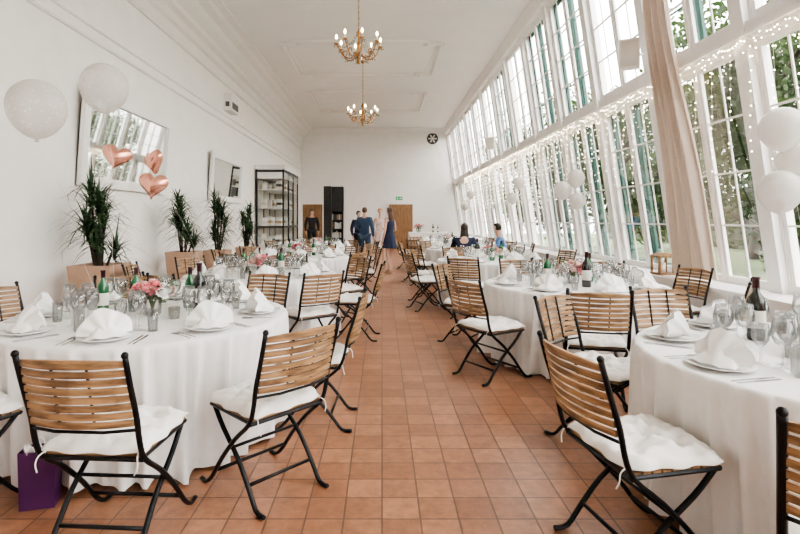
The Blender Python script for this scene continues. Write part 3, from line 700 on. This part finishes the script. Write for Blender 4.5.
def chandelier(loc, chain, lab):
    root = E('chandelier', loc=loc, label=lab, cat='chandelier', group='brass chandeliers')
    b = MB(); b.lathe([(.001, -.30), (.02, -.29), (.035, -.26), (.02, -.23), (.03, -.20), (.075, -.16), (.08, -.12), (.04, -.09), (.02, -.05), (.03, .0), (.045, .05), (.02, .10), (.015, .2), (.03, .24), (.05, .27), (.015, .30), (.012, .34), (.001, .35)], 16); O('stem', b, 'brass', True, root)
    am = MB(); am.tube(crom([(.05, 0, -.13), (.16, 0, -.20), (.29, 0, -.15), (.36, 0, -.03), (.40, 0, .02)], 4), .011, 6)
    am.tube(crom([(.30, 0, -.15), (.27, 0, -.07), (.21, 0, -.08), (.22, 0, -.12)], 4), .008, 6)
    am.lathe([(.001, 0), (.03, .005), (.048, .02), (.04, .028), (.001, .015)], 12, c=(.40, 0, .02))
    ame = am.mesh('arm', ['brass'])
    cm = MB(); cm.lathe([(.001, .04), (.012, .04), (.012, .13), (.001, .13)], 10, c=(.40, 0, 0)); cme = cm.mesh('candle_tube', ['candle'])
    bm_ = MB(); bm_.lathe([(.001, .13), (.012, .135), (.022, .16), (.014, .19), (.001, .215)], 10, c=(.40, 0, 0)); bme = bm_.mesh('bulb', ['bulb'])
    for i in range(8):
        for nme, me in (('arm', ame), ('candle_tube', cme), ('bulb', bme)):
            o = bpy.data.objects.new(nme, me); o.parent = root; o.rotation_euler = (0, 0, i*pi/4+.2); COL.objects.link(o)
    b = MB()
    def drop(c, s_):
        x, y, z = c; b.add([(x, y, z), (x+s_, y, z-s_*1.2), (x, y+s_, z-s_*1.2), (x-s_, y, z-s_*1.2), (x, y-s_, z-s_*1.2), (x, y, z-s_*3)], [(0, 1, 2), (0, 2, 3), (0, 3, 4), (0, 4, 1), (5, 2, 1), (5, 3, 2), (5, 4, 3), (5, 1, 4)])
    for i in range(8):
        a = i*pi/4+.2
        for j in range(5): drop((math.cos(a)*.4+.045*math.cos(j*1.257), math.sin(a)*.4+.045*math.sin(j*1.257), .02), .014)
        for j in range(12):
            t = (j+.5)/12; r = .03+.37*t; z = .27*(1-t)+.03*t-.12*math.sin(pi*t); drop((math.cos(a)*r, math.sin(a)*r, z), .013)
        for j in range(5): t = (j+1)/6; drop((math.cos(a)*(.08+.26*t), math.sin(a)*(.08+.26*t), -.19+.02*t), .015)
        drop((math.cos(a)*.07, math.sin(a)*.07, -.15), .022)
    o = O('crystal_drops', b, 'crystal', False, root); o['kind'] = 'stuff'
    b = MB(); nl = int(chain/.05)
    for i in range(nl):
        z = .35+chain*(i+.5)/nl; pts = [(.012*math.cos(t)*(1 if i % 2 else 0), .012*math.cos(t)*(0 if i % 2 else 1), z+.03*math.sin(t)) for t in [k*pi/4 for k in range(9)]]
        b.tube(pts, .005, 4)
    b.lathe([(.001, .35+chain), (.06, .35+chain), (.05, .31+chain), (.02, .28+chain), (.001, .28+chain)], 14); O('chain', b, 'brass', True, root)
chandelier((-.42, 9.0, 4.50), HC-4.50-.35-.08, 'eight-arm brass and crystal chandelier hanging on a long chain')
chandelier((-.52, 13.6, 4.25), HC-4.25-.35-.08, 'eight-arm brass and crystal chandelier hanging on a long chain')

# ------------------------------------------------------------------ right wall things
b = MB(); v = []; ny, nz = 130, 30; YC = 5.86
for j in range(nz+1):
    z = .74+(5.3-.74)*j/nz; tz = (5.3-z)/4.56
    for i in range(ny+1):
        t = i/ny; wdt = .25+.05*tz+.10*max(0, tz-.55)**1.5*2-.03*math.sin(tz*pi)
        y = YC+(t-.5)*2*wdt+.03*math.sin(2.2*z)-.06*max(0, tz-.7); off = -.16+.05*math.sin(t*40+.5*math.sin(1.3*z))+.025*math.sin(t*17+z)-.03*tz
        v.append((SX(z)+off, y, z))
b.add(v, [(j*(ny+1)+i, j*(ny+1)+i+1, (j+1)*(ny+1)+i+1, (j+1)*(ny+1)+i) for j in range(nz) for i in range(ny)])
root = E('curtain', loc=(0, 0, 0), label='long beige gathered curtain hanging against the window wall', cat='curtain')
O('curtain_fabric', b, 'curtain', True, root)
b = MB(); b.tube([(SX(5.33)-.17, YC-.35, 5.33), (SX(5.33)-.17, YC+.35, 5.33)], .018, 8); b.tube([(SX(5.33)-.17, YC, 5.33), (SX(5.33)-.05, YC, 5.6)], .012, 6); O('curtain_rod', b, 'iron', True, root)
for y, z in ((6.4, 3.50), (14.4, 3.6)):
    root = E('loudspeaker', loc=(SX(z)-.30, y-.05, z), label='white box loudspeaker mounted high on the window wall', cat='speaker', group='loudspeakers', rot=(math.radians(8), 0, math.radians(-25)))
    b = MB(); b.box(-.12, .12, -.11, .11, -.18, .18); O('housing', b, 'plastic', False, root)
    b = MB(); b.box(-.10, .10, -.118, -.11, -.155, .155); O('grille', b, 'cabback', False, root)
    b = MB(); b.tube([(.05, .1, 0), (.17, .12, 0)], .02, 6); O('bracket', b, 'plastic', False, root)
for k in range(66):
    y = 3.0+k*.27; z0 = 3.12; L = .5+.9*abs(math.sin(k*1.7))
    cur = abs(y-YC) < .42
    root = E('string_light', loc=(SX(z0)-(.10), y, z0), label='thin strand of warm fairy lights hanging before the windows', cat='fairy lights', group='fairy light curtain')
    if cur: L = .3
    b = MB(); b.tube([(0, 0, 0), (.02, .01*math.sin(k), -L*.5), (.0, 0, -L)], .0014, 3); b.tube(crom([(0.0, -.135, .0), (0, .0, -.05), (0, .135, .0)], 3), .0014, 3); b.tube(crom([(0.0, -.135, .0), (0, .0, -.2), (0, .135, .0)], 3), .0014, 3)
    O('wire', b, 'wire', True, root)
    b = MB()
    for j in range(int(L/.11)): b.ball((R.uniform(-.01, .01)+.01, R.uniform(-.01, .01), -.1-j*.11+R.uniform(-.02, .02)), .0058, seg=6, rings=4)
    for j in range(9): q = -.13+.029*j; b.ball((R.uniform(-.02, .02), q, -.2*(1-(q/.135)**2)*R.choice((.25, 1))-.01), .0058, seg=6, rings=4)
    o = O('light_bulbs', b, 'fairy', True, root); o['kind'] = 'stuff'
def balloon(c, r, tie, lab, mt='balloon'):
    root = E('balloon', loc=c, label=lab, cat='balloon', group='white balloons')
    b = MB(); seg = 32; prof = []
    for i in range(1, 18):
        t = pi*i/18; z = math.cos(t); rr_ = math.sin(t)*(1 if z > 0 else 1-.13*z*z); prof.append((rr_*r, z*(r*1.02 if z > 0 else r*1.2)))
    prof = [(.001, r*1.02)]+prof+[(.012, -r*1.22), (.006, -r*1.25), (.016, -r*1.30), (.001, -r*1.30)]
    b.lathe(prof, seg, cap=False); O('balloon_skin', b, mt, True, root)
    e = Vector(tie)-Vector(c); s0 = Vector((0, 0, -r*1.28)); b = MB()
    b.tube(crom([s0, s0.lerp(e, .35)+Vector((.03, .02, 0)), s0.lerp(e, .7)-Vector((.02, 0, 0)), e], 4), .0009, 4); O('string', b, 'ribbon', True, root)
bl = 'white latex balloon floating on a ribbon'
balloon((-2.14, 3.1, 2.10), .165, (-1.8, 3.30, .755), 'translucent confetti balloon on a thin ribbon above a dining table', 'confetti'); balloon((-2.0, 3.6, 2.36), .16, (-1.7, 3.25, .755), 'translucent confetti balloon on a thin ribbon above a dining table', 'confetti')
for c, r in (((3.12, 3.9, 2.12), .155), ((3.08, 3.87, 1.63), .15), ((3.30, 3.97, 1.88), .14)): balloon(c, r, (3.47, 3.95, .70), bl+' beside the windows')
for c, r in (((3.22, 8.3, 2.10), .14), ((3.0, 8.3, 1.9), .14), ((3.2, 8.2, 1.72), .13), ((3.3, 12, 2.3), .14), ((3.12, 12, 1.93), .13), ((3.1, 17.5, 2.3), .14), ((2.9, 17.5, 1.9), .14)):
    balloon(c, r, (3.47, c[1], .70), bl+' beside the windows')
def heart(c, s_, rotz, tilt, tie):
    root = E('heart_balloon', loc=c, label='shiny rose gold foil heart balloon beside the plants', cat='balloon', group='rose gold heart balloons')
    b = MB(); n = 64
    pts = [(16*math.sin(t)**3/17, (13*math.cos(t)-5*math.cos(2*t)-2*math.cos(3*t)-math.cos(4*t))/17) for t in [2*pi*i/n for i in range(n)]]
    K = 24; v = []; f = []
    Rm = Matrix.Rotation(rotz, 3, 'Z') @ Matrix.Rotation(tilt, 3, 'Y')
    for k in range(K+1):
        ph = pi*k/K-pi/2; q = max(math.cos(ph), .004); y = math.sin(ph)
        for i, (x, z) in enumerate(pts):
            # blend outline toward a rounder one near the crown so the faces read as inflated
            rr_ = 1-q; ang = math.atan2(z, x); xr = .75*math.cos(ang); zr = .75*math.sin(ang)
            xx = x*(1-rr_)+xr*rr_; zz = z*(1-rr_)+zr*rr_
            v.append(Rm @ Vector((xx*q*s_, y*.5*s_, (zz*q+.08)*s_)))
    for k in range(K):
        for i in range(n): f.append((k*n+i, k*n+(i+1) % n, (k+1)*n+(i+1) % n, (k+1)*n+i))
    f.append(tuple(range(n))); f.append(tuple(K*n+i for i in range(n)))
    b.add(v, f); O('foil_heart', b, 'rose', True, root)
    s0 = Rm @ Vector((0, 0, -.90*s_)); e = Vector(tie)-Vector(c); b = MB(); b.tube(crom([s0, s0.lerp(e, .5)+Vector((.04, 0, 0)), e], 5), .0009, 4); O('string', b, 'ribbon', True, root)
heart((-3.08, 5.8, 2.13), .17, .4, .25, (-2.1, 5.95, .755)); heart((-2.83, 6.2, 2.12), .17, -.55, -.2, (-2.1, 5.95, .755)); heart((-2.68, 5.85, 1.80), .18, .1, .15, (-2.1, 5.95, .755))
root = E('lantern', loc=(3.62, 6.45, .70), label='brown wooden lantern with a candle on the window ledge', cat='lantern')
b = MB(); w = .09
for sx in (-1, 1):
    for sy in (-1, 1): b.box(sx*w-.012, sx*w+.012, sy*w-.012, sy*w+.012, 0, .24)
b.box(-.105, .105, -.105, .105, 0, .025); b.box(-.105, .105, -.105, .105, .22, .24); b.add([(-.11, -.11, .24), (.11, -.11, .24), (.11, .11, .24), (-.11, .11, .24), (-.05, -.05, .28), (.05, -.05, .28), (.05, .05, .28), (-.05, .05, .28)], [(0, 1, 5, 4), (1, 2, 6, 5), (2, 3, 7, 6), (3, 0, 4, 7), (4, 5, 6, 7)]); O('frame', b, 'door', False, root)
b = MB(); b.lathe([(.001, .025), (.035, .025), (.035, .15), (.003, .15), (.002, .165), (.001, .165)], 14); O('candle', b, 'candle', True, root)
root = E('gift_bag', loc=(-1.68, 2.46, 0), rot=.25, label='purple paper gift bag with white tissue on the floor', cat='bag')
b = MB(); v = [(-.075, -.045, 0), (.075, -.045, 0), (.075, .045, 0), (-.075, .045, 0), (-.08, -.05, .28), (.08, -.05, .28), (.08, .05, .28), (-.08, .05, .28)]
b.add(v, [(3, 2, 1, 0), (0, 1, 5, 4), (1, 2, 6, 5), (2, 3, 7, 6), (3, 0, 4, 7)]); O('paper_bag', b, 'purple', False, root)
for sy in (-.051, .051):
    b = MB(); b.tube(crom([(-.04, sy, .27), (-.03, sy, .34), (.03, sy, .34), (.04, sy, .27)], 4), .003, 5); O('handle', b, 'ribbon', True, root)
b = MB(); n = 16
v = [(0, 0, .25)]+[(.072*math.cos(2*pi*i/n), .042*math.sin(2*pi*i/n), .26+.05*(i % 2)) for i in range(n)]; b.add(v, [(0, 1+i, 1+(i+1) % n) for i in range(n)]); O('tissue_paper', b, 'napkin', False, root)
root = E('buffet_table', loc=(1.9, 20.6, 0), label='white clothed buffet table near the end wall', cat='table')
b = MB(); b.box(-.8, .8, -.35, .35, .0, .9)
for i in range(14): b.tube([(-.78+i*.12, -.352, .02), (-.78+i*.12, -.352, .88)], .012, 6)
O('tablecloth', b, 'cloth', False, root)
inst(FL, (1.5, 20.6, .9), 0, None, 'table flower arrangements', 1.6); inst(WB, (2.1, 20.6, .9), 0, None, gb); inst(GB, (2.3, 20.55, .9), 0, None, gb)

# ------------------------------------------------------------------ people
def skinmesh(name, chains, mt, sub=2, post=None):
    idx = {}; V = []; RA = []; ED = []; roots = []
    for ch in chains:
        prev = None
        for key, p, r in ch:
            if key not in idx:
                idx[key] = len(V); V.append(tuple(p)); RA.append(r)
                if prev is None: roots.append(idx[key])
            i = idx[key]
            if prev is not None: ED.append((prev, i))
            prev = i
    me = bpy.data.meshes.new(name); me.from_pydata(V, ED, []); o = bpy.data.objects.new(name, me); COL.objects.link(o)
    o.modifiers.new('skin', 'SKIN'); ms = o.modifiers.new('sub', 'SUBSURF'); ms.levels = sub; ms.render_levels = sub
    for i, sv in enumerate(me.skin_vertices[0].data):
        r = RA[i]; sv.radius = r if isinstance(r, tuple) else (r, r); sv.use_root = i in roots
    bpy.context.view_layer.update(); dg = bpy.context.evaluated_depsgraph_get()
    m2 = bpy.data.meshes.new_from_object(o.evaluated_get(dg)); bpy.data.objects.remove(o)
    m2.name = name; m2.materials.clear(); m2.materials.append(M[mt])
    for p in m2.polygons: p.use_smooth = True; p.material_index = 0
    if post:
        for v in m2.vertices: post(v)
    return m2
def person(loc, rot, label, top, bottom=None, hair='darkhair', female=False, seated=False, arms=None, longhair=False, sc=1.0, shoes='shoe', stride=0.):
    root = E('person', loc=loc, rot=rot, label=label, cat='person'); root.scale = (sc,)*3
    dz = -.40 if seated else 0
    V3 = Vector
    ln = .07 if seated else 0
    J = dict(pel=V3((0, 0, .95+dz)), spi=V3((0, .005+ln*.4, 1.13+dz)), che=V3((0, ln, 1.31+dz)), nec=V3((0, -.005+ln*1.5, 1.46+dz)), hb=V3((0, .01+ln*1.9, 1.555+dz)), hm=V3((0, .012+ln*2.1, 1.64+dz)), ht=V3((0, ln*2.1, 1.705+dz)))
    fs = .155 if female else .18; k = .88 if female else 1.
    arms = arms or {}
    for s_, nme in ((-1, 'L'), (1, 'R')):
        J['sh'+nme] = V3((s_*fs, -.005+ln*1.2, 1.40+dz)); J['el'+nme] = V3((s_*(fs+.07), -.03, 1.12+dz)); J['wr'+nme] = V3((s_*(fs+.06), .05, .88+dz)); J['pa'+nme] = V3((s_*(fs+.055), .075, .80+dz))
        if seated:
            J['el'+nme] = V3((s_*(fs+.07), .14, .80)); J['wr'+nme] = V3((s_*.13, .32, .80)); J['pa'+nme] = V3((s_*.10, .39, .80))
        J['hi'+nme] = V3((s_*.09, 0, .90+dz)); st_ = s_*stride
        if seated:
            J['kn'+nme] = V3((s_*.11, .40, .53)); J['an'+nme] = V3((s_*.11, .38, .10)); J['to'+nme] = V3((s_*.12, .51, .035)); J['hi'+nme] = V3((s_*.09, .03, .54))
        else:
            J['kn'+nme] = V3((s_*.10, .02+st_*.5, .50)); J['an'+nme] = V3((s_*.10, -.03+st_, .09)); J['to'+nme] = V3((s_*.115, .11+st_, .035))
    for kk, p in arms.items(): J[kk] = V3(p)
    rd = dict(pel=.115, spi=.10*k, che=.115*k, nec=.05*k, hb=.058, hm=.078, ht=.055, sh=.056*k, el=.040*k, wr=.026, pa=(.030, .018), hi=.085, kn=.054*k, an=.034, to=.026)
    def n(key, e=0, f=1):
        r = rd[key if key in rd else key[:2]]; r = r if isinstance(r, tuple) else (r, r)
        return (key, J[key], (r[0]*f+e, r[1]*f+e))
    ch = [[n('pel'), n('spi'), n('che'), n('nec'), n('hb'), n('hm'), n('ht')]]
    for s_ in 'LR':
        ch += [[n('che'), n('sh'+s_), n('el'+s_), n('wr'+s_), n('pa'+s_)], [n('pel'), n('hi'+s_), n('kn'+s_), n('an'+s_), n('to'+s_)]]
        pa = J['pa'+s_]; d = (pa-J['wr'+s_]).normalized(); sd = V3((0, 1, 0)) if abs(d.z) > .6 else V3((1, 0, 0)); sd = (sd-d*sd.dot(d)).normalized()
        cs = -1 if s_ == 'L' else 1; inw = V3((-cs, 0, 0)) if abs(d.z) > .6 else V3((0, 0, -1))
        for i, L in enumerate((.062, .072, .068, .052)):
            b0 = pa+sd*(.027-.018*i)+d*.012; q1 = b0+d*L*.5+inw*.004; q2 = b0+d*L*.95+inw*.018
            ch.append([('f%s%d0' % (s_, i), b0, .0085), ('f%s%d1' % (s_, i), q1, .008), ('f%s%d2' % (s_, i), q2, .0065)])
        b0 = pa+sd*.024-d*.03; ch.append([('t%s0' % s_, b0, .010), ('t%s1' % s_, b0+sd*.022+d*.022, .009), ('t%s2' % s_, b0+sd*.026+d*.05+inw*.012, .007)])
    hc = J['hm']
    def post(v):
        p = v.co
        if p.z > J['nec'].z+.05:
            p.x = p.x*.88
            def g(c, s_): return math.exp(-((p-V3(c)).length_squared)/(2*s_*s_))
            if p.y > hc.y:
                p.y += .022*g((0, hc.y+.085, hc.z-.03), .014)+.006*g((0, hc.y+.075, hc.z-.10), .02)-.008*(g((.032, hc.y+.08, hc.z-.005), .013)+g((-.032, hc.y+.08, hc.z-.005), .013))
            for sx in (-1, 1): p.x += sx*.016*g((sx*.070, hc.y-.005, hc.z-.02), .014)
    body = skinmesh('body', ch, 'skin', 3, post)
    def kid(nme, me):
        o = bpy.data.objects.new(nme, me); o.parent = root; COL.objects.link(o); return o
    kid('body', body)
    b = MB(); c = J['hm']+V3((0, -.012, .012))
    def hf(x, y, z):
        p = V3((x, y, z)); fr = (p.y-c.y)
        if fr > .02 and p.z < c.z+.035: p.y = c.y+.02+(fr-.02)*.1; p.x *= .9
        if not longhair and p.z < c.z-.07: p.x *= .7
        return tuple(p)
    b.ball(c, .078, .094, .090, 20, 14, fn=hf)
    if longhair:
        b.lathe([(.05, .06), (.072, .0), (.078, -.08), (.086, -.16), (.08, -.24), (.05, -.30), (.01, -.32)], 18, fn=lambda x, y, z: (c.x+x*1.0, c.y-.035+y*.62-.02*(z < -.1), c.z+z))
    kid('hair', b.mesh('hair', [hair]))
    b = MB()
    for sx in (-1, 1): b.ball((sx*.030, hc.y+.068, hc.z-.004), .009, .007, .006, 8, 6)
    kid('eyes', b.mesh('eyes', ['eye']))
    b = MB(); b.ball((0, hc.y+.070, hc.z-.062), .020, .009, .006, 10, 6); kid('mouth', b.mesh('mouth', ['lip']))
    if bottom:
        cj = [[n('pel', .012), n('spi', .014), n('che', .022)], ]
        cj[0].append(('nk', J['nec']-V3((0, 0, .055)), (.07, .07)))
        for s_ in 'LR':
            cj.append([n('che', .022), n('sh'+s_, .018), n('el'+s_, .018), ('wx'+s_, J['wr'+s_].lerp(J['el'+s_], .06), (.036, .036))])
            hh = J['hi'+s_]
            if not seated: cj.append([n('pel', .012), ('jx'+s_, hh-V3((0, 0, .06)), (.10, .10))])
        kid('jacket' if not seated else 'shirt', skinmesh('top', cj, top, 2))
        ct = []
        for s_ in 'LR':
            ct.append([('pl', J['pel'], (.122, .122)), n('hi'+s_, .015), n('kn'+s_, .022), ('ax'+s_, J['an'+s_]+V3((0, 0, -.01)), (.055, .055))])
        kid('trousers', skinmesh('trousers', ct, bottom, 2))
        b = MB(); b.tube([J['nec']+V3((0, 0, -.03)), J['nec']+V3((0, .002, .012))], [.062, .056], 16); kid('collar', b.mesh('collar', ['napkin']))
    else:
        b = MB(); seg = 40; rings = [(1.39, .125, .075), (1.36, .150, .10), (1.30, .152, .125), (1.22, .135, .118), (1.12, .118, .102), (1.05, .130, .112), (.95, .168, .14), (.85, .185, .16), (.75, .198, .172), (.66, .21, .182)]
        v = []
        for z, rx, ry in rings:
            t = max(0, (1.0-z)/.44)
            for q in range(seg):
                a = 2*pi*q/seg; w = 1+.08*t*math.sin(9*a); v.append((rx*math.cos(a)*w, ry*math.sin(a)*w, z+dz))
        nr = len(rings); b.add(v, [(i*seg+q, i*seg+(q+1) % seg, (i+1)*seg+(q+1) % seg, (i+1)*seg+q) for i in range(nr-1) for q in range(seg)])
        for sx in (-1, 1): b.tube(crom([(sx*.09, .095, 1.35+dz), (sx*.10, .05, 1.44+dz), (sx*.10, -.04, 1.44+dz), (sx*.09, -.09, 1.35+dz)], 4), .018, 6, flat=.4)
        kid('dress', b.mesh('dress', [top]))
    for s_ in 'LR':
        a = J['an'+s_]; t = J['to'+s_]; b = MB(); m_ = (a+t)/2
        b.ball((m_.x, m_.y+.01, .035), .045, .135, .045, 14, 10, fn=lambda x, y, z: (x, y, max(z, .003)))
        if female: b.tube([(a.x, a.y-.03, .05), (a.x, a.y-.035, .002)], [.018, .010], 8)
        kid('shoe', b.mesh('shoe', [shoes]))
    return root
person((-.50, 14.5, 0), face((.35, 1)), 'person in a blue-grey suit standing with back turned', 'suit', 'suit', 'brownhair', arms={'elL': (-.27, .0, 1.13), 'wrL': (-.20, .2, 1.05), 'paL': (-.16, .27, 1.06)}, sc=1.02, stride=.06)
person((.20, 13.2, 0), face((-.75, .65)), 'person in a sleeveless navy knee-length dress with long brown hair', 'navy', None, 'brownhair', female=True, longhair=True, shoes='nude', arms={'elR': (.25, .0, 1.12), 'wrR': (.16, .2, 1.10), 'paR': (.11, .26, 1.13)}, stride=.07)
person((-.06, 16.0, 0), face((.1, -1)), 'person with blond hair in a pale floral dress facing others', 'floral', None, 'blondhair', female=True, longhair=False, shoes='nude', sc=1.03, arms={'elL': (-.24, .02, 1.12), 'wrL': (-.10, .22, 1.10), 'paL': (-.04, .27, 1.12)})
person((-.76, 16.2, 0), face((.5, -.8)), 'person in a dark suit talking with the others', 'navy', 'blacksuit', 'darkhair', sc=.98)
person((-2.8, 20.0, 0), face((.3, -1)), 'person in a black suit standing near the wooden door', 'blacksuit', 'blacksuit', 'darkhair', sc=1.05, stride=.05)
s0 = seats4[1]; s1 = seats4[0]
person((s0[0], s0[1], .0), face((-.9, .3)), 'person in a blue shirt seated leaning at a round table', 'blue', 'blacksuit', 'darkhair', seated=True)
person((s1[0], s1[1], .0), face(tow(*s1, TR[3])), 'person with dark hair in a navy top seated at a table', 'navy', 'blacksuit', 'darkhair', seated=True, longhair=True)

# ------------------------------------------------------------------ light
w = bpy.data.worlds.new('World'); scene.world = w; w.use_nodes = True; nt = w.node_tree
bg = nt.nodes['Background']; tc = nt.nodes.new('ShaderNodeTexCoord'); no = nt.nodes.new('ShaderNodeTexNoise'); no.inputs['Scale'].default_value = 2.5
cr = nt.nodes.new('ShaderNodeValToRGB'); cr.color_ramp.elements[0].color = (.98, .98, 1, 1); cr.color_ramp.elements[1].color = (1, .97, .92, 1)
nt.links.new(tc.outputs['Generated'], no.inputs['Vector']); nt.links.new(no.outputs['Fac'], cr.inputs[0]); nt.links.new(cr.outputs[0], bg.inputs[0]); bg.inputs[1].default_value = 14.5
sd = bpy.data.lights.new('sun', 'SUN'); sd.energy = 14; sd.angle = .05; sd.color = (1, .95, .86); so = bpy.data.objects.new('sun', sd); COL.objects.link(so)
so.rotation_euler = Vector((-.6, .1, 1)).to_track_quat('Z', 'Y').to_euler()
try: scene.view_settings.look = 'AgX - Medium High Contrast'
except Exception: pass
for o in list(bpy.data.objects):
    if not o.users_collection: bpy.data.objects.remove(o)
# camera
cd = bpy.data.cameras.new('camera'); cam = bpy.data.objects.new('camera', cd); COL.objects.link(cam); scene.camera = cam
cam.location = (0, 0, 1.4); cam.rotation_euler = (pi/2, 0, 0); cd.sensor_width = 36; cd.lens = 22.5; cd.shift_x = .0225; cd.shift_y = -.05875; cd.clip_start = .05
